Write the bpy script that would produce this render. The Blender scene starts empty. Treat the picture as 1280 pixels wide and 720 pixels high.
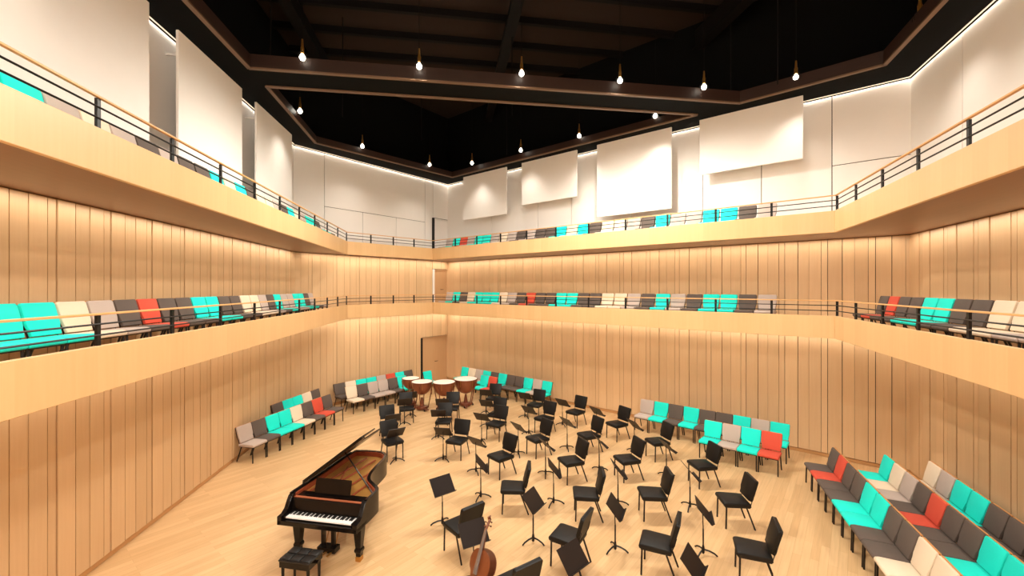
import bpy, bmesh, math, random
from mathutils import Vector, Matrix
random.seed(7)
SC = bpy.context.scene
COL = SC.collection
PI = math.pi

# ------------------------------------------------------------------ camera, world, exposure
EYE = 4.4            # camera height above the stage floor, metres
F = 533.3            # focal length in pixels of a 1280 wide frame (15 mm on 36 mm)
cam_d = bpy.data.cameras.new('camera'); cam_d.lens = 15.0; cam_d.sensor_width = 36.0
cam_d.clip_start = 0.05; cam_d.clip_end = 200
cam = bpy.data.objects.new('camera', cam_d); COL.objects.link(cam)
cam.location = (0, 0, EYE); cam.rotation_euler = (PI/2, 0, 0)
SC.camera = cam
world = bpy.data.worlds.new('world'); SC.world = world; world.use_nodes = True
world.node_tree.nodes['Background'].inputs['Color'].default_value = (0.02, 0.02, 0.022, 1)
world.node_tree.nodes['Background'].inputs['Strength'].default_value = 1.0
SC.view_settings.view_transform = 'Standard'; SC.view_settings.look = 'None'
SC.view_settings.gamma = 1.0; SC.view_settings.use_curve_mapping = False
SC.view_settings.exposure = 0.0
LAMP_W = 1040.0       # each pendant lamp
LAMP_COL = (1.0, 0.91, 0.79)
COVE_W = 6.0         # cove strips, watts per metre
COVE_COL = (1.0, 0.90, 0.76)

# ------------------------------------------------------------------ materials
def s2l(c): return tuple((x/12.92 if x <= .04045 else ((x+.055)/1.055)**2.4) for x in c)
def rgb(r, g, b): return s2l((r/255, g/255, b/255))
MATS = {}
def new_mat(name):
    m = bpy.data.materials.new(name); m.use_nodes = True; MATS[name] = m
    return m, m.node_tree.nodes, m.node_tree.links, m.node_tree.nodes['Principled BSDF']
def plain(name, col, rough=.5, metal=0, noise=.06, scale=30, bump=0.0, spec=None):
    m, n, l, b = new_mat(name)
    tc = n.new('ShaderNodeTexCoord'); nz = n.new('ShaderNodeTexNoise'); nz.inputs['Scale'].default_value = scale
    l.new(tc.outputs['Object'], nz.inputs['Vector'])
    mx = n.new('ShaderNodeMixRGB'); mx.inputs[1].default_value = (*[c*(1-noise) for c in col], 1)
    mx.inputs[2].default_value = (*[min(1, c*(1+noise)) for c in col], 1)
    l.new(nz.outputs['Fac'], mx.inputs[0]); l.new(mx.outputs[0], b.inputs['Base Color'])
    b.inputs['Roughness'].default_value = rough; b.inputs['Metallic'].default_value = metal
    if spec is not None: b.inputs['Specular IOR Level'].default_value = spec
    if bump:
        bp = n.new('ShaderNodeBump'); bp.inputs['Strength'].default_value = bump; bp.inputs['Distance'].default_value = .003
        l.new(nz.outputs['Fac'], bp.inputs['Height']); l.new(bp.outputs[0], b.inputs['Normal'])
    return m
def wood(name, c1, c2, rough=.45, stretch=(14, 14, .7), vary=.12, spec=.4):
    """grain drawn out along local z; each piece shifts in tone by its own random value"""
    m, n, l, b = new_mat(name)
    tc = n.new('ShaderNodeTexCoord'); oi = n.new('ShaderNodeObjectInfo')
    add = n.new('ShaderNodeVectorMath'); add.operation = 'ADD'
    mul = n.new('ShaderNodeMath'); mul.operation = 'MULTIPLY'; mul.inputs[1].default_value = 37.0
    l.new(oi.outputs['Random'], mul.inputs[0])
    l.new(tc.outputs['Object'], add.inputs[0]); l.new(mul.outputs[0], add.inputs[1])
    mp = n.new('ShaderNodeMapping'); mp.inputs['Scale'].default_value = stretch
    l.new(add.outputs[0], mp.inputs['Vector'])
    nz = n.new('ShaderNodeTexNoise'); nz.inputs['Scale'].default_value = 1.6; nz.inputs['Detail'].default_value = 6
    nz.inputs['Distortion'].default_value = .6
    l.new(mp.outputs[0], nz.inputs['Vector'])
    mx = n.new('ShaderNodeMixRGB'); mx.inputs[1].default_value = (*c1, 1); mx.inputs[2].default_value = (*c2, 1)
    l.new(nz.outputs['Fac'], mx.inputs[0])
    hs = n.new('ShaderNodeHueSaturation')
    mr = n.new('ShaderNodeMapRange'); mr.inputs['To Min'].default_value = 1-vary; mr.inputs['To Max'].default_value = 1+vary
    l.new(oi.outputs['Random'], mr.inputs['Value']); l.new(mr.outputs[0], hs.inputs['Value'])
    l.new(mx.outputs[0], hs.inputs['Color']); l.new(hs.outputs[0], b.inputs['Base Color'])
    b.inputs['Roughness'].default_value = rough; b.inputs['Specular IOR Level'].default_value = spec
    return m
def veneer(name, c1, c2, rough=.4, wdt=.3):
    """vertical veneer leaves along a balcony front: tone steps from leaf to leaf plus fine grain"""
    m, n, l, b = new_mat(name)
    tc = n.new('ShaderNodeTexCoord'); sx = n.new('ShaderNodeSeparateXYZ'); l.new(tc.outputs['Object'], sx.inputs[0])
    dv = n.new('ShaderNodeMath'); dv.operation = 'DIVIDE'; dv.inputs[1].default_value = wdt
    l.new(sx.outputs['X'], dv.inputs[0])
    fl = n.new('ShaderNodeMath'); fl.operation = 'FLOOR'; l.new(dv.outputs[0], fl.inputs[0])
    wn = n.new('ShaderNodeTexWhiteNoise'); wn.noise_dimensions = '1D'; l.new(fl.outputs[0], wn.inputs['W'])
    mp = n.new('ShaderNodeMapping'); mp.inputs['Scale'].default_value = (9, 9, .5); l.new(tc.outputs['Object'], mp.inputs['Vector'])
    nz = n.new('ShaderNodeTexNoise'); nz.inputs['Scale'].default_value = 2; nz.inputs['Detail'].default_value = 5; l.new(mp.outputs[0], nz.inputs['Vector'])
    ad = n.new('ShaderNodeMath'); ad.operation = 'MULTIPLY_ADD'; ad.inputs[1].default_value = .35; l.new(wn.outputs['Value'], ad.inputs[0])
    ml = n.new('ShaderNodeMath'); ml.operation = 'MULTIPLY'; ml.inputs[1].default_value = .65; l.new(nz.outputs['Fac'], ml.inputs[0])
    l.new(ml.outputs[0], ad.inputs[2])
    mx = n.new('ShaderNodeMixRGB'); mx.inputs[1].default_value = (*c1, 1); mx.inputs[2].default_value = (*c2, 1)
    l.new(ad.outputs[0], mx.inputs[0]); l.new(mx.outputs[0], b.inputs['Base Color'])
    b.inputs['Roughness'].default_value = rough
    return m
def floor_mat():
    m, n, l, b = new_mat('maple_floor')
    tc = n.new('ShaderNodeTexCoord'); mp = n.new('ShaderNodeMapping'); mp.inputs['Rotation'].default_value = (0, 0, math.radians(-51))
    l.new(tc.outputs['Object'], mp.inputs['Vector'])
    br = n.new('ShaderNodeTexBrick'); br.inputs['Scale'].default_value = 1.0
    br.inputs['Brick Width'].default_value = 1.5; br.inputs['Row Height'].default_value = .12
    br.inputs['Mortar Size'].default_value = .0015; br.offset = .37
    br.inputs['Color1'].default_value = (*rgb(224, 187, 139), 1); br.inputs['Color2'].default_value = (*rgb(208, 168, 119), 1)
    br.inputs['Mortar'].default_value = (*rgb(190, 150, 104), 1); br.inputs['Bias'].default_value = -.2
    l.new(mp.outputs[0], br.inputs['Vector'])
    m2 = n.new('ShaderNodeMapping'); m2.inputs['Scale'].default_value = (.8, 14, 1); l.new(mp.outputs[0], m2.inputs['Vector'])
    nz = n.new('ShaderNodeTexNoise'); nz.inputs['Scale'].default_value = 2; nz.inputs['Detail'].default_value = 5; l.new(m2.outputs[0], nz.inputs['Vector'])
    mx = n.new('ShaderNodeMixRGB'); mx.blend_type = 'MULTIPLY'; mx.inputs[0].default_value = .35
    cr = n.new('ShaderNodeValToRGB'); cr.color_ramp.elements[0].color = (.72, .68, .62, 1); cr.color_ramp.elements[1].color = (1, 1, 1, 1)
    cr.color_ramp.elements[0].position = .3; cr.color_ramp.elements[1].position = .65
    l.new(nz.outputs['Fac'], cr.inputs[0]); l.new(br.outputs['Color'], mx.inputs[1]); l.new(cr.outputs[0], mx.inputs[2])
    l.new(mx.outputs[0], b.inputs['Base Color']); b.inputs['Roughness'].default_value = .42
    return m
def glow(name, col, strength):
    m, n, l, b = new_mat(name)
    b.inputs['Base Color'].default_value = (*col, 1); b.inputs['Emission Color'].default_value = (*col, 1)
    b.inputs['Emission Strength'].default_value = strength
    return m
floor_mat()
wood('plank_wood', rgb(208, 172, 130), rgb(219, 185, 143), vary=.05)
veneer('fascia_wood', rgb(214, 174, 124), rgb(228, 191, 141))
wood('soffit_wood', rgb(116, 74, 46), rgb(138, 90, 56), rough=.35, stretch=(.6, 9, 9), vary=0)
plain('wall_backing', rgb(26, 15, 9), .7)
wood('base_wood', rgb(188, 140, 90), rgb(200, 152, 100), vary=0, stretch=(.6, 9, 9))
plain('white_panel', rgb(240, 236, 232), .8, noise=.015, scale=4)
plain('ceiling_black', rgb(9, 9, 9), .85, spec=.1)
plain('void_black', rgb(50, 40, 36), .9, spec=.1)
plain('steel_dark', rgb(15, 11, 10), .7, 0, spec=.15)
wood('beam_brown', rgb(40, 23, 15), rgb(48, 28, 18), vary=0, stretch=(.6, 9, 9), rough=.5)
plain('lip_bronze', rgb(112, 86, 64), .5, .1)
plain('rail_black', rgb(14, 12, 12), .45, .3)
wood('rail_wood', rgb(214, 164, 106), rgb(226, 178, 120), vary=0, stretch=(1, 9, 9))
plain('fabric_turquoise', rgb(0, 226, 212), .8, noise=.05, scale=60, bump=.3)
plain('fabric_cream', rgb(226, 208, 184), .85, noise=.04, scale=60, bump=.3)
plain('fabric_grey', rgb(184, 168, 158), .85, noise=.05, scale=60, bump=.3)
plain('fabric_dark', rgb(92, 80, 73), .85, noise=.07, scale=60, bump=.3)
plain('fabric_red', rgb(205, 78, 56), .85, noise=.05, scale=60, bump=.3)
plain('vinyl_black', rgb(15, 13, 12), .5, spec=.3, noise=.08, scale=40, bump=.1)
plain('shell_wood', rgb(206, 146, 86), .45, noise=.08, scale=15)
plain('leg_metal', rgb(22, 15, 12), .45, .3)
plain('piano_black', rgb(13, 9, 8), .25, noise=.03, spec=.3)
plain('key_white', rgb(240, 238, 236), .3, noise=.01)
plain('key_black', rgb(14, 13, 13), .3)
plain('plate_gold', rgb(196, 146, 74), .38, .35, noise=.14, scale=6)
plain('felt_red', rgb(160, 86, 50), .8)
wood('rim_inner', rgb(130, 58, 34), rgb(150, 70, 40), vary=0)
plain('string_steel', rgb(150, 116, 76), .4, .6)
plain('brass', rgb(190, 140, 70), .35, .8)
plain('leather_black', rgb(12, 11, 11), .4, noise=.08)
plain('bowl_copper', rgb(138, 82, 55), .33, .45, noise=.12, scale=5)
plain('copper_strut', rgb(120, 66, 44), .4, .4)
plain('drum_head', rgb(244, 234, 222), .6, noise=.02)
wood('cello_wood', rgb(104, 56, 32), rgb(128, 72, 40), vary=0, rough=.28, stretch=(10, 10, 1))
wood('cello_side', rgb(78, 40, 24), rgb(92, 50, 30), vary=0, rough=.3, stretch=(10, 10, 1))
plain('fingerboard_grey', rgb(120, 112, 110), .35)
plain('stand_black', rgb(25, 14, 11), .45, .2)
plain('stand_iron', rgb(15, 12, 11), .45, .3)
wood('door_wood', rgb(190, 150, 108), rgb(200, 160, 118), vary=0)
glow('bulb_glow', (1.0, .93, .78), 10.0)
glow('led_glow', (1.0, .86, .66), .7)
M = MATS

# ------------------------------------------------------------------ mesh helpers
class MB:
    def __init__(s): s.v = []; s.f = []
    def add(s, vs, fs):
        o = len(s.v); s.v += [tuple(p) for p in vs]; s.f += [tuple(i+o for i in f) for f in fs]; return s
    def box(s, x0, x1, y0, y1, z0, z1, mat=None):
        vs = [Vector((x, y, z)) for z in (z0, z1) for x, y in ((x0, y0), (x1, y0), (x1, y1), (x0, y1))]
        if mat is not None: vs = [mat @ p for p in vs]
        return s.add(vs, [(3, 2, 1, 0), (4, 5, 6, 7), (0, 1, 5, 4), (1, 2, 6, 5), (2, 3, 7, 6), (3, 0, 4, 7)])
    def tube(s, pts, r, n=6, caps=True):
        pts = [Vector(p) for p in pts]; rs = r if isinstance(r, (list, tuple)) else [r]*len(pts)
        vs = []; k = len(pts)
        for i, p in enumerate(pts):
            d = (pts[min(i+1, k-1)] - pts[max(i-1, 0)]).normalized()
            a = d.orthogonal() if abs(d.z) > .9 else Vector((0, 0, 1)).cross(d)
            if abs(d.z) > .9: a = Vector((1, 0, 0)) - d*d.x
            a.normalize(); b = d.cross(a)
            vs += [p + (a*math.cos(2*PI*j/n) + b*math.sin(2*PI*j/n))*rs[i] for j in range(n)]
        fs = [(i*n+j, i*n+(j+1) % n, (i+1)*n+(j+1) % n, (i+1)*n+j) for i in range(k-1) for j in range(n)]
        if caps: fs += [tuple(reversed(range(n))), tuple(range((k-1)*n, k*n))]
        return s.add(vs, fs)
    def lathe(s, prof, n=20, c=(0, 0, 0)):
        vs = [(c[0]+r*math.cos(2*PI*j/n), c[1]+r*math.sin(2*PI*j/n), c[2]+z) for r, z in prof for j in range(n)]
        k = len(prof)
        fs = [(i*n+j, i*n+(j+1) % n, (i+1)*n+(j+1) % n, (i+1)*n+j) for i in range(k-1) for j in range(n)]
        fs += [tuple(reversed(range(n))), tuple(range((k-1)*n, k*n))]
        return s.add(vs, fs)
    def prism(s, poly, z0, z1, mat=None):
        """2D outline (x, y) extruded from z0 to z1"""
        n = len(poly)
        vs = [Vector((x, y, z0)) for x, y in poly] + [Vector((x, y, z1)) for x, y in poly]
        if mat is not None: vs = [mat @ p for p in vs]
        return s.add(vs, [tuple(reversed(range(n))), tuple(range(n, 2*n))] + [(i, (i+1) % n, (i+1) % n+n, i+n) for i in range(n)])
    def mesh(s, name, mat, bevel=0, smooth=False, segs=2):
        me = bpy.data.meshes.new(name); me.from_pydata(s.v, [], s.f)
        bm = bmesh.new(); bm.from_mesh(me)
        bmesh.ops.recalc_face_normals(bm, faces=bm.faces)
        if bevel:
            es = [e for e in bm.edges if len(e.link_faces) == 2 and e.calc_face_angle(0) > .5]
            bmesh.ops.bevel(bm, geom=es, offset=bevel, segments=segs, affect='EDGES', profile=.5)
        if smooth:
            for f in bm.faces: f.smooth = True
            for e in bm.edges:
                if len(e.link_faces) == 2 and e.calc_face_angle(0) > .75: e.smooth = False
        bm.to_mesh(me); bm.free(); me.materials.append(M[mat]); return me
def link(name, me, parent=None, loc=(0, 0, 0), rz=0):
    o = bpy.data.objects.new(name, me); COL.objects.link(o); o.location = loc; o.rotation_euler = (0, 0, rz)
    if parent is not None: o.parent = parent
    return o
def tag(o, label, cat, group=None):
    o['label'] = label; o['category'] = cat
    if group: o['group'] = group
    return o
def thing(name, label, cat, loc=(0, 0, 0), rz=0, group=None):
    return tag(link(name, None, None, loc, rz), label, cat, group)
def struct(o, label=None):
    o['kind'] = 'structure'
    if label: o['label'] = label
    return o
def copy_tree(o, parent=None):
    c = o.copy(); COL.objects.link(c); c.parent = parent
    for ch in list(o.children): copy_tree(ch, c)
    return c
def px(x, y, z=0.0):
    """where the sight line through a pixel meets the level z"""
    Y = (EYE - z)*F/(y - 360.0); return Vector(((x-640.0)/F*Y, Y, z))
ORD = ['first', 'second', 'third', 'fourth', 'fifth', 'sixth', 'seventh', 'eighth', 'ninth', 'tenth', 'eleventh', 'twelfth',
       'thirteenth', 'fourteenth', 'fifteenth', 'sixteenth', 'seventeenth', 'eighteenth', 'nineteenth', 'twentieth',
       'twenty-first', 'twenty-second', 'twenty-third', 'twenty-fourth', 'twenty-fifth', 'twenty-sixth', 'twenty-seventh',
       'twenty-eighth', 'twenty-ninth', 'thirtieth']

# ------------------------------------------------------------------ plan of the hall
YB = -4.0
A = Vector((-7.628, 14.85)); B = Vector((-3.10, 20.66)); C = Vector((9.47, 10.09))
W0 = Vector((-5.727-.128*YB, YB)); R0 = Vector((9.47-.3844*(10.09-YB), YB))
P0 = Vector((-6.19+.14625*(15.92-YB), YB)); P1 = Vector((-6.19, 15.92)); P2 = Vector((-3.50, 18.87))
P3 = Vector((7.317, 9.6)); P4 = Vector((7.317-.3844*(9.6-YB), YB))
class Wall:
    def __init__(s, a, b):
        s.a, s.b = a, b; s.d = (b-a).normalized(); s.L = (b-a).length
        s.n = Vector((s.d.y, -s.d.x)); s.rz = math.atan2(s.d.y, s.d.x)
    def at(s, t, dist=0, z=0): p = s.a + s.d*t + s.n*dist; return Vector((p.x, p.y, z))
WL, WA, WB, WR = Wall(W0, A), Wall(A, B), Wall(B, C), Wall(C, R0)
WF = Wall(R0, W0)
SOF1, FT1, FL1 = 3.27, 3.77, 3.35      # lower balcony: underside, top of front, walking level
SOF2, FT2, FL2 = 5.66, 6.14, 5.77      # upper balcony
ZT = 9.36                               # top of the white walls
ZC = 9.40                               # underside of the black ceiling ring
ZD = 12.6                               # roof deck above the openings

# ------------------------------------------------------------------ floor and walls
fl = MB(); out = [W0, R0, C, B, A]
fl.prism([(p.x, p.y) for p in out], -.12, 0)
struct(link('floor', fl.mesh('floor', 'maple_floor')), 'pale maple stage floor')
def wall_backing(name, w, label):
    m = MB().box(-.02, w.L+.02, 0, .2, 0, ZC)       # local -y points into the hall
    o = link(name, m.mesh(name, 'wall_backing'), None, w.at(0), w.rz); return struct(o, label)
wl = wall_backing('wall_left', WL, 'long wood plank wall beside the piano, white above')
wa = wall_backing('wall_far_left', WA, 'short wood plank wall with the double door, white above')
wb = wall_backing('wall_back', WB, 'wide wood plank wall behind the orchestra, white above')
wr = wall_backing('wall_right', WR, 'wood plank wall opposite the piano, white above')
wf = wall_backing('wall_front', WF, 'end wall of the hall')

BOXES = {}
def shared_box(w, h, dep, mat, key=''):
    k = (round(w, 3), round(h, 3), round(dep, 4), mat)
    if k not in BOXES: BOXES[k] = MB().box(0, w, -dep, 0, 0, h).mesh('piece', mat)
    return BOXES[k]
PAT = [(.240, .011, .078), (.265, .018, .084), (.140, .027, .080), (.300, .028, .088)]   # width, joint, thickness
def planks(parent, w, z0, z1, mat, t_from=0.0, skip=(), name='plank', gk=1.0):
    t = t_from; i = 0
    while t < w.L - .02:
        wd, gap, dep = PAT[i % 4]; i += 1; gap *= gk
        t1 = min(t + wd, w.L)
        zz = z0
        for (s0, s1, ztop) in skip:
            if t + wd*.5 > s0 and t + wd*.5 < s1: zz = ztop
        if zz < z1: link(name, shared_box(t1-t-gap, z1-zz, dep, mat), parent, (t, 0, zz))
        t = t1
DOOR1 = (5.56, WA.L, 2.16); DOOR2 = (6.377, WA.L, 5.29); DOOR3 = (6.377, WA.L, 7.64)
for par, w, sk1, sk2, off in ((wl, WL, (), (), 0), (wa, WA, (DOOR1,), (DOOR2,), 0), (wb, WB, (), (), 0), (wr, WR, (), (), 0)):
    if off: link('plank', shared_box(off-.02, SOF1-.02-.11, .02, 'plank_wood'), par, (0, 0, .11)); link('plank', shared_box(off-.02, SOF2-.02-FL1, .02, 'plank_wood'), par, (0, 0, FL1))
    planks(par, w, .11, SOF1-.01, 'plank_wood', off, sk1, gk=.5 if w in (WA, WB) else .9)
    planks(par, w, FL1, SOF2-.01, 'plank_wood', off, sk2, gk=.5 if w in (WA, WB) else .9)
for nm, w, t1 in (('baseboard_left', WL, WL.L), ('baseboard_far_left', WA, DOOR1[0]), ('baseboard_back', WB, WB.L), ('baseboard_right', WR, WR.L)):
    m = MB().box(0, t1, -.05, 0, 0, .09)
    struct(link(nm, m.mesh(nm, 'base_wood', bevel=.008, segs=1), None, w.at(0), w.rz))
# white upper walls, panel by panel (local t0, t1, z0, z1)
def white_panels(par, cells):
    for t0, t1, z0, z1 in cells:
        link('wall_panel', shared_box(t1-t0-.02, z1-z0-.02, .035, 'white_panel'), par, (t0+.01, 0, z0+.01))
zl = FL2
white_panels(wl, [(a, b, zl, ZT) for a, b in zip((0, 3, 6, 9, 11.55, 13.0, 14.6, 16.0, 17.6), (3, 6, 9, 11.55, 13.0, 14.6, 16.0, 17.6, WL.L))])
white_panels(wa, [(0, 1.128, zl, ZT), (1.128, 5.9, 7.41, ZT), (1.128, 2.71, zl, 7.41), (2.71, 4.32, zl, 7.41), (4.32, 5.9, zl, 7.41), (5.9, 6.377, zl, ZT), (6.377, WA.L, 7.68, ZT)])
bs = (0, 2.9, 5.44, 7.01, 9.4, 11.73, 13.3, 14.9)
white_panels(wb, [(a, b, zl, ZT) for a, b in zip(bs[:-1], bs[1:])] + [(14.9, WB.L, zl, 7.56), (14.9, WB.L, 7.56, ZT)])
rs_ = (0, 1.96, 4.6, 7.2, 9.8, 12.4, WR.L)
white_panels(wr, [(a, b, zl, ZT) for a, b in zip(rs_[:-1], rs_[1:])])
white_panels(wf, [(0, WF.L/2, FL2, ZT), (WF.L/2, WF.L, FL2, ZT)])
planks(wf, WF, .11, FL2, 'plank_wood')

# doors in the corner
def door(name, t0, t1, z0, z1, leaf_mat, frame_mat, label, handle):
    d = struct(link(name, MB().box(0, t1-t0, -.012, 0, 0, z1-z0).mesh(name, leaf_mat), None, WA.at(t0, 0, z0), WA.rz), label)
    w = t1-t0; h = z1-z0
    link('door_frame', MB().box(-.06, .05, -.098, -.012, 0, h).mesh('door_jamb', frame_mat), d)
    link('door_frame', MB().box(.05, w, -.06, -.012, h-.04, h).mesh('door_head', leaf_mat), d)
    if handle:
        hm = MB().tube([(w*.5, -.012, .98), (w*.5, -.06, .98), (w*.5+.14, -.06, .98)], .012, 6)
        link('door_handle', hm.mesh('door_handle', 'rail_black'), d)
    return d
d1 = door('door_1', 5.667, WA.L, 0, 2.14, 'door_wood', 'rail_black', 'wooden double door in the corner at stage level', True)
door('door_2', 6.377, WA.L, FL1, 5.27, 'door_wood', 'white_panel', 'wooden door onto the lower balcony', True)
door('door_3', 6.377, WA.L, FL2, 7.66, 'white_panel', 'rail_black', 'white door onto the upper balcony', False)

# ------------------------------------------------------------------ balconies
def seg_frame(a, b): d = (b-a).normalized(); return d, (b-a).length, math.atan2(d.y, d.x)
FP = [P0, P1, P2, P3, P4]; WP = [W0, A, B, C, R0]
def balcony(zs, zf, zt, label):
    slab = MB()
    poly = [(p.x, p.y) for p in FP] + [(p.x, p.y) for p in reversed(WP)]
    slab.prism(poly, zs+.03, zf)
    o = struct(link('balcony', slab.mesh('balcony', 'maple_floor')), label)
    for i in range(4):
        q = [FP[i], FP[i+1], WP[i+1], WP[i]]
        d, L, rz = seg_frame(FP[i], FP[i+1]); inv = Matrix.Rotation(-rz, 4, 'Z') @ Matrix.Translation((-FP[i].x, -FP[i].y, 0))
        pts = [(inv @ Vector((p.x, p.y, 0))) for p in q]
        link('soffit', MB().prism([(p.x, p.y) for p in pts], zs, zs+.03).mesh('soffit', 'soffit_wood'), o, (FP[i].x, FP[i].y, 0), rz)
        # front: mitred board on the hall side of the edge line, the hall lies on local -y
        def mitre(k):
            if k == 0 or k == 4: return 0.0
            d0 = (FP[k]-FP[k-1]).normalized(); d1 = (FP[k+1]-FP[k]).normalized()
            ang = math.atan2(d0.x*d1.y-d0.y*d1.x, d0.dot(d1)); return math.tan(ang/2)
        th = .06
        m0, m1 = mitre(i), mitre(i+1)
        poly2 = [(0, 0), (L, 0), (L + th*m1, -th), (-th*m0, -th)]
        fm = MB().prism(poly2, zs-.01, zt)
        link('fascia', fm.mesh('fascia', 'fascia_wood', bevel=.006, segs=1), o, (FP[i].x, FP[i].y, 0), rz)
    return o
balcony(SOF1, FL1, FT1, 'lower wooden balcony running round the hall')
balcony(SOF2, FL2, FT2, 'upper wooden balcony running round the hall')
POSTM = MB().box(-.024, .024, -.03, 0, 0, .33).mesh('post', 'rail_black')
POSTS_T = []
def railing(zt, label):
    o = thing('balcony_railing', label, 'railing', (0, 0, zt), group='balcony railings')
    spans = []
    for i, sp in enumerate((1.25, 1.0, 1.25, 1.25)):
        a, b = FP[i], FP[i+1]; d, L, rz = seg_frame(a, b)
        bar = lambda z, r, ma, nm: link(nm, MB().tube([(0, -.03, z), (L, -.03, z)], r, 6).mesh(nm, ma), o, (a.x, a.y, 0), rz)
        hr = link('handrail', MB().box(-.005, L+.005, -.052, -.008, .333, .357).mesh('handrail', 'rail_wood', bevel=.006, segs=2), o, (a.x, a.y, 0), rz)
        bar(.115, .011, 'rail_black', 'rail_bar'); bar(.235, .011, 'rail_black', 'rail_bar')
        if i == 0: ts = [L - k*1.2643 for k in range(0, 16) if L-k*1.2643 > 0]
        elif i == 3: ts = [1.12 + k*1.18 for k in range(0, 13) if 1.12+k*1.18 < L]
        elif i == 2: ts = [L - k*1.275 for k in range(0, 12) if L-k*1.275 > .3]
        else: ts = [L*k/4 for k in (1, 2, 3, 4)]
        for t in ts:
            p = a + d*t; link('post', POSTM, o, (p.x, p.y, 0), rz)
    return o
railing(FT1, 'black bar railing with tan handrail on the lower balcony')
railing(FT2, 'black bar railing with tan handrail on the upper balcony')

# ------------------------------------------------------------------ ceiling ring, openings, roof void
I0 = Vector((-4.30, -3.0)); J1 = Vector((-5.94, 9.66)); J2 = Vector((6.14, 11.49)); J3 = Vector((8.30, 9.52)); I1 = Vector((3.5, -3.0))
K1 = Vector((-6.05, 10.58)); K2 = Vector((-6.73, 14.65)); K3 = Vector((-2.69, 19.18)); K4 = Vector((5.30, 12.29))
ring = MB()
for poly in ([W0, A, K2, K1, J1, I0], [A, B, K3, K2], [B, C, J3, J2, K4, K3], [C, R0, I1, J3], [J1, K1, K4, J2], [W0, I0, I1, R0]):
    ring.prism([(p.x, p.y) for p in poly], ZC, ZC+.06)
for w in (WL, WA, WB, WR, WF):                       # black walls of the roof void
    mt = Matrix.Translation(w.at(0)) @ Matrix.Rotation(w.rz, 4, 'Z')
    ring.box(-.02, w.L+.02, 0, .2, ZC, ZD, mt)
ceil = struct(link('ceiling', ring.mesh('ceiling', 'ceiling_black')), 'black ceiling with two large openings to the roof')
link('roof_deck', MB().prism([(p.x, p.y) for p in out], ZD, ZD+.1).mesh('roof_deck', 'void_black'), ceil)
def lip(a, b, up):
    d, L, rz = seg_frame(a, b)
    link('edge_lip', MB().box(-.03, L+.03, -.03, .06, -.035, 0).mesh('edge_lip', 'lip_bronze'), ceil, (a.x, a.y, ZC), rz)
    link('edge_upstand', MB().box(-.02, L+.02, -.01, .05, .0, up).mesh('edge_upstand', 'beam_brown'), ceil, (a.x, a.y, ZC), rz)
for a, b in ((I0, J1), (J1, J2), (J2, J3), (J3, I1)): lip(a, b, .30)     # local +y is outside the opening
for a, b in ((K1, K2), (K2, K3), (K3, K4), (K4, K1)): lip(a, b, .22)
pu = Vector((.989, .15)).normalized(); gu = Vector((-pu.y, pu.x))
def roof_beam(name, o2, d2, t0, t1, z0, z1, wdt, mat, parent=ceil):
    rz = math.atan2(d2.y, d2.x)
    m = MB().box(t0, t1, -wdt/2, wdt/2, z0+.03, z1)
    m.box(t0, t1, -wdt*1.3, wdt*1.3, z0, z0+.03)
    return link(name, m.mesh(name, mat), parent, (o2.x, o2.y, 0), rz)
def clip_line(o2, d2):
    ts = []
    for w in (WL, WA, WB, WR, WF):
        den = d2.x*w.n.x + d2.y*w.n.y
        if abs(den) > 1e-6: ts.append(((w.a-o2).dot(w.n)/den, den > 0))
    lo = max([t for t, e in ts if e] + [-50]); hi = min([t for t, e in ts if not e] + [50])
    return lo+.05, hi-.05
for X in (-5.9, .1, 6.0):
    o2 = Vector((X, 11.3)); lo, hi = clip_line(o2, gu); roof_beam('roof_girder', o2, gu, lo, hi, 11.75, 12.35, .12, 'steel_dark')
for k in range(0, 12):
    o2 = Vector((0, 3.4 + k*1.35)); lo, hi = clip_line(o2, pu); roof_beam('roof_purlin', o2, pu, lo, hi, 12.38, ZD, .05, 'steel_dark')
for X, Yh in ((-5.0, 12.6), (-3.1, 14.6), (0, 12.5), (6.15, 12.0), (6.6, 10.6), (-5.6, 9.9), (-.2, 16.2)):
    link('hanger_rod', MB().tube([(0, 0, ZC+.06), (0, 0, ZD-.2)], .014, 5).mesh('hanger_rod', 'steel_dark'), ceil, (X, Yh, 0))

# lit cove strips: under the ring and under both balcony undersides, close to the wall
def cove(w, z, dist, t0, t1, strip=True, power=COVE_W):
    L = t1-t0
    ld = bpy.data.lights.new('cove_light', 'AREA'); ld.shape = 'RECTANGLE'; ld.size = L; ld.size_y = .03
    ld.energy = power*L; ld.color = COVE_COL
    lo = bpy.data.objects.new('cove_light', ld); COL.objects.link(lo)
    lo.location = w.at((t0+t1)/2, dist, z); lo.rotation_euler = (0, 0, w.rz)
    lo.parent = ceil
    if strip: link('led_strip', MB().box(t0, t1, -dist-.01, -dist+.01, z+.004, z+.02).mesh('led_strip', 'led_glow'), ceil, w.at(0), w.rz)
for w in (WL, WA, WB, WR):
    cove(w, ZC-.03, .07, .05, w.L-.05, True, COVE_W*.2)
    cove(w, SOF1-.012, .30, .3, w.L-.3, False, COVE_W*.9)
    cove(w, SOF2-.012, .30, .3, w.L-.3, False, COVE_W*.9)

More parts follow.
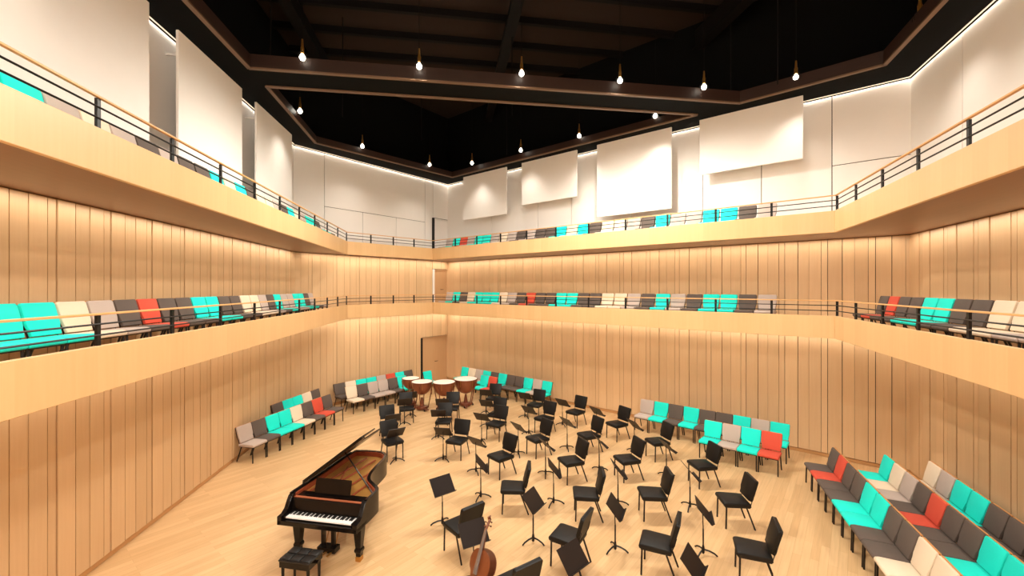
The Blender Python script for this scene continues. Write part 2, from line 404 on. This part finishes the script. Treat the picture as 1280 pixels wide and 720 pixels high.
# pendant lamps just inside the rims of the openings
LZ = 9.65
def pendant_proto():
    t = thing('pendant_lamp', '', 'lamp')
    link('cable', MB().tube([(0, 0, .42), (0, 0, ZD-.25-LZ)], .006, 4).mesh('cable', 'steel_dark'), t)
    link('lamp_holder', MB().lathe([(.022, .085), (.04, .10), (.04, .22), (.028, .26), (.018, .42)], 10).mesh('lamp_holder', 'brass', smooth=True), t)
    link('bulb', MB().lathe([(.010, -.068), (.04, -.056), (.060, -.028), (.066, 0), (.058, .032), (.036, .062), (.022, .09)], 14).mesh('bulb', 'bulb_glow', smooth=True), t)
    link('lamp_cage', cage_mb().mesh('lamp_cage', 'steel_dark'), t)
    return t
def cage_mb():
    m = MB()
    for k in range(6):
        a = k*PI/3
        m.tube([(r*math.cos(a), r*math.sin(a), z) for r, z in ((.05, .12), (.115, .03), (.115, -.04), (.05, -.11))], .004, 4)
    return m
LAMPS = [('front', (378, 72)), ('front', (524, 83)), ('front', (652, 92)), ('front', (775, 101)), ('front', (880, 109)), ('front', (995, 97)), ('front', (1150, 21)),
         ('rear', (375, 139)), ('rear', (453, 183)), ('rear', (537, 206)), ('rear', (590, 204)), ('rear', (651, 188)), ('rear', (724, 170)), ('rear', (819, 145))]
lamp0 = pendant_proto(); cnt = {'front': 0, 'rear': 0}
spots = []
for kind, (x, y) in LAMPS:
    spots.append((kind, px(x, y, LZ)))
for p in ((-5.2, 4.4), (7.3, 6.2), (-3.2, -2.8), (-1.6, -2.8), (0.0, -2.8), (1.4, -2.8), (2.6, -2.8)):  # unseen pendants added out of frame, end rim ones placed to light the hall
    spots.append(('near', Vector((p[0], p[1], LZ))))
nn = 0; PEND = []
def lamp_data(deg, w, blend=1.0):
    ll = bpy.data.lights.new('lamp_light', 'SPOT'); ll.spot_size = math.radians(deg); ll.spot_blend = blend
    ll.energy = w; ll.color = LAMP_COL; ll.shadow_soft_size = .16; return ll
LWIDE, LNARROW = lamp_data(178, LAMP_W, .55), lamp_data(110, LAMP_W*.12)     # lamps out in the hall, lamps hung close to a wall
for kind, p in spots:
    o = lamp0 if nn == 0 else copy_tree(lamp0); nn += 1
    o.location = p; PEND.append(o)
    if kind == 'front': lab = 'glowing globe pendant, %s from the piano side wall along the long ceiling beam' % ORD[cnt['front']]; cnt['front'] += 1
    elif kind == 'rear': lab = 'glowing globe pendant, %s from the piano side round the rear ceiling opening' % ORD[cnt['rear']]; cnt['rear'] += 1
    else:
        k = cnt.setdefault('near', 0); cnt['near'] += 1
        lab = ('unseen glowing globe pendant midway along the ceiling rim over the piano side', 'unseen glowing globe pendant midway along the ceiling rim opposite the piano')[k] if k < 2 else 'unseen glowing globe pendant on the end rim, %s from the piano side' % ORD[k-2]
    tag(o, lab, 'lamp', 'pendant lamps round the ceiling openings')
for i, o in enumerate(PEND):
    lo = bpy.data.objects.new('lamp_light', LWIDE if i in (1, 2, 3) or i > 15 else LNARROW); COL.objects.link(lo); lo.parent = o; lo.location = (0, 0, -.36)

# white acoustic panels hung in front of the upper walls
def hung(w, t0, t1, z0, z1, dist, label):
    o = link('acoustic_panel', MB().box(0, t1-t0, -.05, 0, 0, z1-z0).mesh('acoustic_panel', 'white_panel', bevel=.006, segs=1), None, w.at(t0, dist, z0), w.rz)
    tag(o, label, 'wall panel', 'hung acoustic panels')
    for k in (.15, .85):
        for zz in (.3, z1-z0-.3):
            link('bracket', MB().box(-.02, .02, 0, dist, -.02, .02).mesh('bracket', 'white_panel'), o, ((t1-t0)*k, 0, zz))
def t_left(Y): return (Y-YB)/WL.d.y
PT = 9.27
for y0, y1, lab in ((1.5, 7.22, 'widest tall white panel on the wall above the piano'), (7.98, 10.36, 'tall white panel in the middle above the piano wall'),
                    (11.1, 13.49, 'tall white panel nearest the corner above the piano wall')):
    dv = .05   # keep clear of the cove strip
    hung(WL, t_left(y0), t_left(y1), 6.25, PT, .42, lab)
def t_back(x, dist=.5):
    r = (x-640)/F; o = WB.at(0, dist); return (r*o.y - o.x)/(WB.d.x - r*WB.d.y)
for x0, x1, z0, lab in ((580, 634, 7.44, 'narrow hung white panel nearest the corner door'), (653, 722, 7.70, 'short white hung panel, second from the corner door'),
                        (747, 840, 6.86, 'deepest hung white panel reaching almost to balcony seats'), (875, 1004, 7.75, 'widest short white hung panel, farthest from corner door')):
    hung(WB, t_back(x0), t_back(x1), z0, 9.38, .5, lab)

# ------------------------------------------------------------------ chairs (front faces local -y)
def seat_vf():
    prof = [(-.252, .392), (-.265, .43), (-.25, .458), (-.20, .468), (.10, .458), (.20, .452), (.205, .392)]
    vs = [(x, y, z) for x in (-.218, .218) for y, z in prof]; n = len(prof)
    fs = [tuple(range(n)), tuple(range(2*n-1, n-1, -1))] + [(i, i+n, (i+1) % n+n, (i+1) % n) for i in range(n)]
    return vs, fs
BT = Matrix.Translation((0, .205, .49)) @ Matrix.Rotation(math.radians(90-15.5), 4, 'X')   # outline x, s -> slanted plane
def back_poly(hw, b0, bw, e=0):
    """back outline: half width, lower edge, half width low down"""
    return [(-bw-e, b0-e), (bw+e, b0-e), (bw+.004+e, .06), (hw-.003+e, .12), (hw+e, .36), (hw-.016+e, .385+e), (-hw+.016-e, .385+e), (-hw-e, .36), (-hw+.003-e, .12), (-bw-.004-e, .06)]
MESH = {}
def chair_proto(name, fabric, shell, metal, hw, b0, bw, top_strip):
    t = link(name, None)
    def part(nm, key, ma, mb, **kw):
        if (key, ma, name) not in MESH: MESH[(key, ma, name)] = mb().mesh(nm, ma, **kw)
        return link(nm, MESH[(key, ma, name)], t)
    k = hw/.218
    part('seat', 'seat', fabric, lambda: MB().add([(x*k, y, z) for x, y, z in seat_vf()[0]], seat_vf()[1]), bevel=.012, smooth=True)
    part('backrest', 'back', fabric, lambda: MB().prism(back_poly(hw, b0, bw), 0, .045, BT), bevel=.012, smooth=True)
    part('back_shell', 'shell', shell, lambda: MB().prism(back_poly(hw, b0, bw, 0), -.016, .006, BT))
    if top_strip: part('top_strip', 'strip', 'shell_wood', lambda: MB().box(-hw+.01, hw-.01, .372, .392, -.02, .010, BT))
    part('seat_frame', 'frame', metal, lambda: MB().box(-.205, .205, -.235, .19, .376, .392))
    for sx in (-1, 1):
        part('leg', 'fleg%d' % sx, metal, lambda: MB().tube([(sx*.2, -.215, .40), (sx*.202, -.225, 0)], .0145, 6))
        part('leg', 'rleg%d' % sx, metal, lambda: MB().tube([(sx*.2, .12, .40), (sx*.202, .27, 0)], .0145, 6))
        part('back_post', 'post%d' % sx, metal, lambda: MB().tube([(sx*.195, .10, .395), (sx*.195, .195, .42), (sx*.185, .235, .53), (sx*.18, .262, .64)], .012, 6))
    return t
COLS = {'c': ('turquoise', 'fabric_turquoise'), 'k': ('cream', 'fabric_cream'), 'g': ('light grey', 'fabric_grey'), 'd': ('dark grey', 'fabric_dark'), 'r': ('red', 'fabric_red')}
PROTO = {k: chair_proto('auditorium_chair', v[1], 'leg_metal', 'leg_metal', .2185, -.03, .195, True) for k, v in COLS.items()}
USED = set()
def put_chair(k, p, rz, label, group):
    o = PROTO[k] if k not in USED else copy_tree(PROTO[k]); USED.add(k)
    o.location = p; o.rotation_euler = (0, 0, rz + random.uniform(-.006, .006)); return tag(o, label, 'chair', group)
def row(seq, start, d, z, pitch, where, group, first_no=0, gaps=()):
    """start: foot of the far edge of the first chair's back, d: direction of the row, chairs face right of d"""
    n = Vector((d.y, -d.x)); rz = math.atan2(d.y, d.x)
    for i, k in enumerate(seq):
        if k == '.': continue
        p = start + d*(pitch*(i+.5)) + n*.30
        put_chair(k, (p.x, p.y, z), rz, '%s chair, %s %s' % (COLS[k][0], ORD[i], where), group)
v2 = lambda p: Vector((p.x, p.y))
# stage level, opposite the piano: three rows running back from the corner; reversed direction keeps backs to the wall
def wall_row(seq, w, t0, dist, z, pitch, where, group): row(seq, v2(w.at(t0, dist)), w.d, z, pitch, where, group)
wall_row('drddccddkkd', WR, 1.40, 1.95, 0, .455, 'from the corner in the front row opposite the piano', 'front stage row opposite the piano')
wall_row('ckgdrddccdd', WR, 1.50, 1.06, 0, .455, 'from the corner in the middle row opposite the piano', 'middle stage row opposite the piano')
wall_row('kgccddddgg', WR, 1.60, .36, 0, .455, 'from the corner in the rear row along wall opposite piano', 'rear stage row opposite the piano')
# stage level, along the wide wall
def along(p0, w): return (v2(p0)-w.a).dot(w.d)
ZB = .875
wall_row('gcdcddcgc', WB, along(px(800, 498.5, ZB), WB), .72, 0, .447, 'from the timpani in the longer wall row beside empty floor', 'stage row by the wide wall')
wall_row('cgcr', WB, along(px(880, 524.5, ZB), WB), 1.70, 0, .447, 'from the timpani in the row of four before wide wall', 'row of four before the wide wall')
s0 = along(px(603, 463, ZB), WB)
wall_row('ckgcdcddcgc', WB, s0-3*.447, .56, 0, .447, 'from the corner in the wall row next to the timpani', 'wall row beside the timpani')
wall_row('cr', WB, along(px(595.5, 469.5, ZB), WB), 1.30, 0, .447, 'of the pair of chairs just beside the timpani', 'pair beside the timpani')
# stage level, by the door wall
wall_row('dkccgrcd', WA, along(px(416, 480, ZB), WA), .34, 0, .452, 'from the piano in the rear row before the double door', 'rear row by the door wall')
wall_row('kdggdc..c', WA, along(px(445, 481, ZB), WA)-.452, 1.12, 0, .445, 'from the piano in the front row before the double door', 'front row by the door wall')
# stage level, angled rows behind the piano
def line_row(seq, a, b, where, group):
    a, b = v2(a), v2(b); d = (b-a).normalized(); pt = .446; m = (a+b)/2; row(seq, m - d*(pt*len(seq)/2), d, 0, pt, where, group)
line_row('gdcckdrd', px(299.5, 532, ZB), px(409, 493.0, ZB), 'from the bare wall in the front row beyond the piano', 'front row beyond the piano')
line_row('dcckd', px(338.5, 506, ZB), px(397.5, 485, ZB), 'from the bare wall in the rear row beyond the piano', 'rear row beyond the piano')
# lower balcony
PB = .465
ya = 4.93; c_mid = .56
wall_row('ccckgdrddccddkkgdcggccdg', WL, t_left(ya)-2*PB, c_mid-.02, FL1, PB, 'from the hall end on the lower balcony above the piano', 'lower balcony row above the piano')
bk0 = along(Vector((-2.978, 19.6, 0)), WB)
wall_row('gcdkccckgdrddccddkkgdcgdccdg', WB, bk0, .73, FL1, PB, 'from the corner door on lower balcony behind the orchestra', 'lower balcony row behind the orchestra')
wall_row('drddccddkkggdd', WR, along(Vector((4.72+.3844*9.79, 9.79, 0)), WR), .81, FL1, .470, 'from the corner on the lower balcony opposite the piano', 'lower balcony row opposite the piano')
# upper balcony
wall_row('ccgkgdgddckcdkkgdckgccd', WL, t_left(4.70)-2*PB, .985, FL2, PB, 'from the hall end on the upper balcony above the piano', 'upper balcony row above the piano')
wall_row('gcrgccgkgdgddckcdkkgdcggccdg', WB, bk0, .73, FL2, PB, 'from the corner door on upper balcony behind the orchestra', 'upper balcony row behind the orchestra')

# ------------------------------------------------------------------ orchestra chairs and music stands, set in four arcs
def foc(p): return Vector((-2.0, 9.5 if p.y > 10.2 else 8.55))      # where the players look
ARCS = [[(490, 550), (572, 549), (627, 569), (643, 608), (578, 656)],
        [(486, 528), (555, 525), (621, 528.5), (673, 547), (715, 575), (734, 616), (712, 669), (643, 731)],
        [(508, 509.5), (565, 509), (621, 517), (681, 522), (737, 543), (785, 573), (817, 616), (823, 677)],
        [(617, 497), (670, 505), (720, 514), (772, 529), (823, 551), (879, 580), (918, 624), (943, 686)]]
STANDS = [[(495, 577), (554, 575.5), (595, 590.6), (601, 622.5), (553, 656)],
          [(491, 555), (548, 548), (602, 553.5), (648, 569), (682, 594), (692, 630), (666.5, 678), (592, 727)],
          [(505.6, 531), (553, 531), (608, 533), (661, 543), (709, 561.5), (749, 589), (772.5, 631.5), (769, 688)],
          [(607.5, 517), (656, 522), (703, 532), (746, 545), (793, 565), (833, 596), (862.5, 635), (879, 693)]]
TURN = {(578, 656): (-.66, .75)}
ARCN = ['innermost', 'second', 'third', 'outermost']
oc0 = chair_proto('orchestra_chair', 'vinyl_black', 'vinyl_black', 'leg_metal', .218, 0, .18, False)
first = True
for a, lst in enumerate(ARCS):
    for i, (x, y) in enumerate(lst):
        p = px(x, y, .45); h = (foc(p) - v2(p)).normalized()
        if (x, y) in TURN: h = Vector(TURN[(x, y)]).normalized()
        o = oc0 if first else copy_tree(oc0); first = False
        o.location = (p.x, p.y, 0); o.rotation_euler = (0, 0, math.atan2(h.y, h.x)+PI/2); o.scale = (1.03, 1.03, 1.03)
        tag(o, 'black padded chair, %s from the timpani end of the %s orchestra arc' % (ORD[i], ARCN[a]), 'chair', 'orchestra chairs')
def stand_proto():
    t = link('music_stand', None)
    R = Matrix.Translation((0, 0, .735)) @ Matrix.Rotation(math.radians(40), 4, 'X')
    dm = MB().box(-.215, .215, -.006, .006, -.165, .17, R)
    dk = link('desk', dm.mesh('desk', 'stand_black'), t)            # music side looks along local +y
    link('ledge', MB().box(-.215, .215, 0, .055, -.175, -.163, R).mesh('ledge', 'stand_black'), dk)
    link('pole', MB().tube([(0, 0, .05), (0, 0, .42), (0, 0, .43), (0, -.012, .73)], [.0135, .0135, .009, .009], 6).mesh('pole', 'stand_iron'), t)
    link('hub', MB().lathe([(.016, .02), (.024, .04), (.024, .10), (.016, .15)], 8).mesh('hub', 'stand_iron', smooth=True), t)
    for k in range(3):
        a = PI/2 + k*2*PI/3
        pts = [(r*math.cos(a), r*math.sin(a), z) for r, z in ((.01, .085), (.09, .075), (.17, .045), (.215, .008))]
        link('leg', MB().tube(pts, .0135, 6).mesh('leg', 'stand_iron'), t)
    return t
st0 = stand_proto(); first = True
def put_stand(x, y, label):
    global first
    p = px(x, y, 0); h = (v2(p)-foc(p)-Vector((0, .25 if p.y < 10.2 else 0))).normalized()          # music side looks away from the conductor's spot
    o = st0 if first else copy_tree(st0); first = False
    o.location = p; o.rotation_euler = (0, 0, math.atan2(h.y, h.x)-PI/2)
    tag(o, label, 'music stand', 'music stands')
for a, lst in enumerate(STANDS):
    for i, (x, y) in enumerate(lst):
        put_stand(x, y, 'black music stand before the %s chair, counted from timpani, of the %s arc' % (ORD[i], ARCN[a]))
put_stand(513, 520.5, 'black music stand in front of the timpani')
put_stand(716, 763, 'black music stand without a chair, beyond the end of the third arc')
put_stand(866, 772, 'black music stand without a chair, beyond the end of the outermost arc')

# ------------------------------------------------------------------ grand piano
PW = 1.40
po = Vector((-3.77, 6.84)); prz = math.atan2(-.19, .982)
piano = thing('grand_piano', 'black concert grand piano with raised lid on the stage', 'piano', (po.x, po.y, 0), prz)
def spl(pts, n=6):
    out_ = []
    for i in range(len(pts)-1):
        p0 = pts[max(i-1, 0)]; p1 = pts[i]; p2 = pts[i+1]; p3 = pts[min(i+2, len(pts)-1)]
        for k in range(n):
            t = k/n
            out_.append(tuple(.5*((2*p1[j]) + (-p0[j]+p2[j])*t + (2*p0[j]-5*p1[j]+4*p2[j]-p3[j])*t*t + (-p0[j]+3*p1[j]-3*p2[j]+p3[j])*t**3) for j in (0, 1)))
    out_.append(pts[-1]); return out_
bent = spl([(PW, .30), (PW, .62), (PW-.04, .76), (PW-.19, .90), (PW-.36, 1.06), (PW-.45, 1.28), (PW-.50, 1.6), (PW-.53, 1.92), (PW-.60, 2.14), (PW-.76, 2.27), (PW-1.0, 2.30), (.12, 2.27), (0, 2.14), (0, 1.2), (0, .30)], 4)
def offset(path, dd):
    res = []
    for i, p in enumerate(path):
        a = Vector(path[max(i-1, 0)]); b = Vector(path[min(i+1, len(path)-1)]); t = (b-a).normalized()
        res.append((p[0]-t.y*dd, p[1]+t.x*dd))
    return res
inner = offset(bent, .055)
def wall_strip(o_, i_, z0, z1):
    m = MB(); n = len(o_)
    vs = [(*p, z0) for p in o_] + [(*p, z1) for p in o_] + [(*p, z0) for p in i_] + [(*p, z1) for p in i_]
    fs = []
    for k in range(n-1):
        fs += [(k, k+1, n+k+1, n+k), (2*n+k, 3*n+k, 3*n+k+1, 2*n+k+1), (n+k, n+k+1, 3*n+k+1, 3*n+k), (k, 2*n+k, 2*n+k+1, k+1)]
    fs += [(0, n, 3*n, 2*n), (n-1, 3*n-1, 4*n-1, 2*n-1)]
    return m.add(vs, fs)
case = link('case', wall_strip(bent, inner, .60, .97).mesh('case', 'piano_black', smooth=True), piano)
inner2 = offset(bent, .075)
link('inner_rim', wall_strip(inner, inner2, .80, .955).mesh('inner_rim', 'rim_inner', smooth=True), case)
link('bottom_board', MB().prism(inner, .62, .66).mesh('bottom_board', 'piano_black'), case)
fr = link('iron_frame', MB().prism([p for p in inner2 if p[1] > .3] , .855, .87).mesh('iron_frame', 'plate_gold'), piano)
sm = MB()
def clip_x(y):
    best = PW-.1
    for (x0, y0), (x1, y1) in zip(inner2[:-1], inner2[1:]):
        if (y0-y)*(y1-y) <= 0 and y0 != y1 and x0 > .5: best = min(best, x0+(x1-x0)*(y-y0)/(y1-y0))
    return best
def frame_bar(x0, y0, x1, y1, r=.016):
    link('frame_bar', MB().tube([(x0, y0, .895), (x1, y1, .895)], r, 6).mesh('frame_bar', 'rim_inner'), fr)
for q in ((.18, .55, .40, 2.05), (.42, .55, .62, 2.0), (.70, .55, .86, 1.72), (.98, .55, 1.02, .95), (.55, .75, .25, 1.6)): frame_bar(*q)
for k in range(30):
    x = .12 + k*.038; yy = .55
    while yy < 2.15 and x + .06*(yy-.55) < clip_x(yy)-.03: yy += .05
    if yy > .65: sm.tube([(x, .52, .882), (x+.06*(yy-.55), yy-.04, .882)], .0022, 3, caps=False)
so = link('strings', sm.mesh('strings', 'string_steel'), piano); so['kind'] = 'stuff'
link('pin_block', MB().box(.055, PW-.055, .30, .55, .86, .905).mesh('pin_block', 'piano_black'), piano)
link('felt_strip', MB().box(.075, PW-.075, .315, .36, .905, .915).mesh('felt_strip', 'felt_red'), piano)
link('keybed', MB().box(0, PW, 0, .34, .60, .675).mesh('keybed', 'piano_black', bevel=.008), piano)
ck = [(0, .60), (0, .735), (.09, .745), (.16, .79), (.21, .88), (.26, .955), (.30, .97), (.345, .97), (.345, .60)]
CT = Matrix(((0, 0, 1, 0), (1, 0, 0, 0), (0, 1, 0, 0), (0, 0, 0, 1)))       # outline y, z swept along x
for x0 in (0, PW-.075):
    link('cheek', MB().prism(ck, x0, x0+.075, CT).mesh('cheek', 'piano_black', bevel=.006), piano)
link('fallboard', MB().prism([(.235, .70), (.26, .70), (.30, .905), (.275, .905)], .075, PW-.075, CT).mesh('fallboard', 'piano_black', bevel=.004), piano)
wk = MB(); kw = (PW-.24)/52
for k in range(52): wk.box(.12+k*kw, .12+(k+1)*kw-.0015, .055, .235, .695, .716)
w_ = link('white_keys', wk.mesh('white_keys', 'key_white'), piano); w_['kind'] = 'stuff'
bk = MB()
for k in range(51):
    if k % 7 not in (1, 4): bk.box(.12+(k+1)*kw-.006, .12+(k+1)*kw+.006, .135, .235, .716, .73)
b_ = link('black_keys', bk.mesh('black_keys', 'key_black'), piano); b_['kind'] = 'stuff'
for x0 in (.075, PW-.12): link('key_block', MB().box(x0, x0+.045, .04, .24, .675, .73).mesh('key_block', 'piano_black', bevel=.004), piano)
md = Matrix.Translation((PW/2-.03, .47, .93)) @ Matrix.Rotation(math.radians(-14), 4, 'X')
link('music_desk', MB().box(-.33, .33, -.01, .01, 0, .24, md).mesh('music_desk', 'piano_black', bevel=.004), piano)
link('desk_shelf', MB().box(PW/2-.46, PW/2+.46, .38, .5, .91, .932).mesh('desk_shelf', 'piano_black'), piano)
# lid, hinged along the straight side
LA = math.radians(37)
LT = Matrix.Translation((.0, 0, .985)) @ Matrix.Rotation(-LA, 4, 'Y')
lid_poly = [(0.0, .62)] + [(PW+.02, .62)] + [(x+.015, y+.01) for x, y in bent if y > .64]
lid = link('lid', MB().prism(lid_poly, 0, .024, LT).mesh('lid', 'piano_black'), piano)
link('lid_front', MB().box(.01, PW+.01, .63, 1.10, .026, .046, LT).mesh('lid_front', 'piano_black'), lid)
link('lid_lip', MB().box(0, .03, .30, 2.1, -.03, 0, Matrix.Translation((-.005, 0, .985))).mesh('lid_lip', 'piano_black'), lid)
pr_top = LT @ Vector((.74, .98, 0))
link('lid_prop', MB().tube([(PW-.09, .66, .90), pr_top], .013, 6).mesh('lid_prop', 'piano_black'), piano)
def piano_leg(x, y):
    m = MB()
    prof = [(.068, .60), (.068, .52), (.045, .22), (.058, .19), (.058, .16), (.042, .13), (.038, .08)]
    vs = []; fs = []
    for r, z in prof: vs += [(sx*r, sy*r, z) for sx, sy in ((-1, -1), (1, -1), (1, 1), (-1, 1))]
    for i in range(len(prof)-1):
        fs += [(i*4+j, i*4+(j+1) % 4, (i+1)*4+(j+1) % 4, (i+1)*4+j) for j in range(4)]
    fs += [(3, 2, 1, 0), tuple(range(len(vs)-4, len(vs)))]
    lg = link('leg', m.add(vs, fs).mesh('leg', 'piano_black'), piano, (x, y, 0))
    link('caster', MB().box(-.045, .045, -.05, .05, .0, .08).mesh('caster', 'brass', bevel=.01), lg)
piano_leg(.20, .26); piano_leg(PW-.13, .30); piano_leg(.42, 2.0)
ly = link('pedal_lyre', MB().box(PW/2-.12, PW/2-.06, .30, .35, .16, .62).box(PW/2+.06, PW/2+.12, .30, .35, .16, .62).box(PW/2-.16, PW/2+.16, .25, .40, .08, .16).mesh('pedal_lyre', 'piano_black'), piano)
for k in (-1, 0, 1): link('pedal', MB().box(PW/2+k*.09-.018, PW/2+k*.09+.018, .15, .28, .085, .1).mesh('pedal', 'brass', bevel=.004), ly)
link('lyre_brace', MB().tube([(PW/2-.09, .39, .15), (PW/2-.09, .6, .62)], .008, 5).mesh('lyre_brace', 'brass'), ly)
link('lyre_brace', MB().tube([(PW/2+.09, .39, .15), (PW/2+.09, .6, .62)], .008, 5).mesh('lyre_brace', 'brass'), ly)
# bench
bp = px(376.5, 691.5, .50)
bench = thing('piano_bench', 'black tufted piano bench before the keyboard', 'bench', (bp.x, bp.y, 0), prz)
cu = MB().box(-.25, .25, -.17, .17, .45, .475)
cus = link('cushion', cu.mesh('cushion', 'leather_black', bevel=.01), bench)
tm = MB().box(-.078, .078, -.074, .074, 0, .016).mesh('tuft', 'leather_black', bevel=.012, smooth=True)
for i in range(3):
    for j in range(2): link('tuft', tm, cus, (-.163+i*.163, -.08+j*.16, .472))
link('apron', MB().box(-.24, .24, -.16, .16, .36, .45).mesh('apron', 'piano_black', bevel=.006), bench)
for sx in (-1, 1):
    link('knob', MB().tube([(sx*.24, 0, .405), (sx*.29, 0, .405)], [.02, .028], 8).mesh('knob', 'piano_black'), bench)
    for sy in (-1, 1):
        link('leg', MB().tube([(sx*.205, sy*.125, .37), (sx*.205, sy*.125, 0)], [.03, .02], 4).mesh('leg', 'piano_black'), bench)

# ------------------------------------------------------------------ cello leaning by its stand
def cello():
    base = Vector((-.54, 5.68, 0)); top = Vector((-.27, 6.10, 1.15))
    ax = (top-base).normalized(); nrm = Vector((-.72, -.69, 0)); nrm = (nrm - ax*nrm.dot(ax)).normalized()
    sd = ax.cross(nrm).normalized()     # local: x = side, y = front normal, z = along the axis
    t = thing('cello', 'brown wooden cello standing upright among the chairs', 'cello', base)
    R = Matrix((sd, nrm, ax)).transposed().to_4x4()
    hal = [(x*1.16, z) for x, z in [(.03, .10), (.14, .11), (.205, .18), (.215, .26), (.19, .34), (.135, .40), (.118, .46), (.128, .52), (.165, .57), (.175, .65), (.155, .74), (.10, .80), (.035, .82)]]
    half = spl(hal, 3)
    outl = half + [(-x, z) for x, z in reversed(half)]
    def xz(poly, y0, y1): return MB().prism(poly, y0, y1, R @ Matrix(((1, 0, 0, 0), (0, 0, 1, 0), (0, 1, 0, 0), (0, 0, 0, 1))))
    rib = [(x*.97, z if .12 < z < .80 else z) for x, z in outl]
    bd = link('body', xz(rib, -.055, .055).mesh('body', 'cello_side', smooth=True), t)
    link('top_plate', xz(outl, .055, .068).mesh('top_plate', 'cello_wood', bevel=.005, smooth=True), bd)
    link('back_plate', xz(outl, -.068, -.055).mesh('back_plate', 'cello_wood', bevel=.005, smooth=True), bd)
    rb = lambda m: m
    tub = lambda pts, r, n=6: MB().tube([R @ Vector(p) for p in pts], r, n)
    link('neck', tub([(0, .055, .80), (0, .075, 1.06)], [.018, .014], 8).mesh('neck', 'cello_side', smooth=True), t)
    link('fingerboard', MB().add([R @ Vector(p) for p in [(-.030, .125, .52), (.030, .125, .52), (.016, .09, 1.08), (-.016, .09, 1.08), (-.030, .105, .52), (.030, .105, .52), (.016, .075, 1.08), (-.016, .075, 1.08)]],
         [(0, 1, 2, 3), (7, 6, 5, 4), (0, 4, 5, 1), (1, 5, 6, 2), (2, 6, 7, 3), (3, 7, 4, 0)]).mesh('fingerboard', 'fingerboard_grey'), t)
    sc = [(0, .08, 1.06), (0, .06, 1.14), (0, .04, 1.20), (0, .055, 1.235), (0, .08, 1.22), (0, .07, 1.195)]
    scr = link('scroll', tub(sc, [.017, .018, .02, .02, .017, .01], 8).mesh('scroll', 'cello_wood', smooth=True), t)
    for k, z in enumerate((1.10, 1.125, 1.15, 1.175)):
        s_ = 1 if k % 2 else -1
        link('tuning_peg', tub([(0, .06, z), (s_*.045, .06, z), (s_*.065, .06, z)], [.005, .006, .013], 6).mesh('tuning_peg', 'cello_side'), scr)
    link('bridge', MB().box(-.045, .045, .068, .145, .405, .413, R).mesh('bridge', 'shell_wood'), t)
    link('tailpiece', MB().box(-.025, .025, .085, .10, .15, .33, R).mesh('tailpiece', 'fingerboard_grey', bevel=.004), t)
    for k in range(4):
        x = (k-1.5)*.012
        link('string', tub([(x*.9, .10, .32), (x, .147, .409), (x*.7, .095, 1.09)], .0012, 4).mesh('string', 'string_steel'), t)
    link('endpin', tub([(0, 0, .0), (0, 0, .12)], .006, 6).mesh('endpin', 'rail_black'), t)
cello()

# ------------------------------------------------------------------ timpani
def timpano(x, y, r, label):
    c = px(x, y, 1.03)
    t = thing('timpano', label, 'drum', (c.x, c.y, 0), random.uniform(0, 1), 'timpani')
    H = 1.03
    prof = [(.05*r/.4, H-.62*r/.4*.78)] + [(r*math.sin(a), H-.05-.50*r/.42*math.cos(a)) for a in [k*PI/2/7 for k in range(1, 8)]] + [(r, H-.02)]
    link('bowl', MB().lathe(prof, 24).mesh('bowl', 'bowl_copper', smooth=True), t)
    link('head', MB().lathe([(r*.985, H-.02), (r*.985, H-.004), (r*.95, H), (.01, H)], 28).mesh('head', 'drum_head', smooth=True), t)
    hp = link('hoop', MB().tube([((r+.008)*math.cos(2*PI*k/28), (r+.008)*math.sin(2*PI*k/28), H-.018) for k in range(29)], .014, 6, caps=False).mesh('hoop', 'copper_strut', smooth=True), t)
    for k in range(6):
        a = k*PI/3
        rod = link('tension_rod', MB().tube([((r+.02)*math.cos(a), (r+.02)*math.sin(a), H-.01), ((r+.012)*math.cos(a), (r+.012)*math.sin(a), H-.24)], .008, 5).mesh('tension_rod', 'brass'), t)
    for k in range(4):
        a = k*PI/2 + PI/4
        pts = [((r+.015)*math.cos(a), (r+.015)*math.sin(a), H-.10), (r*.92*math.cos(a), r*.92*math.sin(a), H-.38), (r*.62*math.cos(a), r*.62*math.sin(a), .09)]
        link('strut', MB().tube(pts, .018, 6).mesh('strut', 'copper_strut'), t)
    link('base', MB().lathe([(.20, .05), (.21, .08), (.19, .13), (.08, .15), (.03, .45)], 12).mesh('base', 'copper_strut', smooth=True), t)
    for k in range(3):
        a = k*2*PI/3 + .3
        fo = link('foot', MB().tube([(.1*math.cos(a), .1*math.sin(a), .09), (.28*math.cos(a), .28*math.sin(a), .07)], .03, 6).mesh('foot', 'copper_strut'), t)
        link('caster', MB().lathe([(.02, 0), (.032, .012), (.032, .05), (.02, .062)], 8, (.28*math.cos(a), .28*math.sin(a), 0)).mesh('caster', 'rail_black'), fo)
    link('pedal', MB().box(-.05, .05, -.42, -.18, .06, .085).mesh('pedal', 'copper_strut', bevel=.008), t)
timpano(513.5, 472.3, .315, 'smallest copper timpano, half hidden behind another one')
timpano(527.5, 476.5, .365, 'copper timpano overlapping the smallest one, music stand before it')
timpano(555, 477, .395, 'large copper timpano between two others, orchestra chairs before it')
timpano(582.2, 473, .425, 'largest copper timpano, next to a red chair')
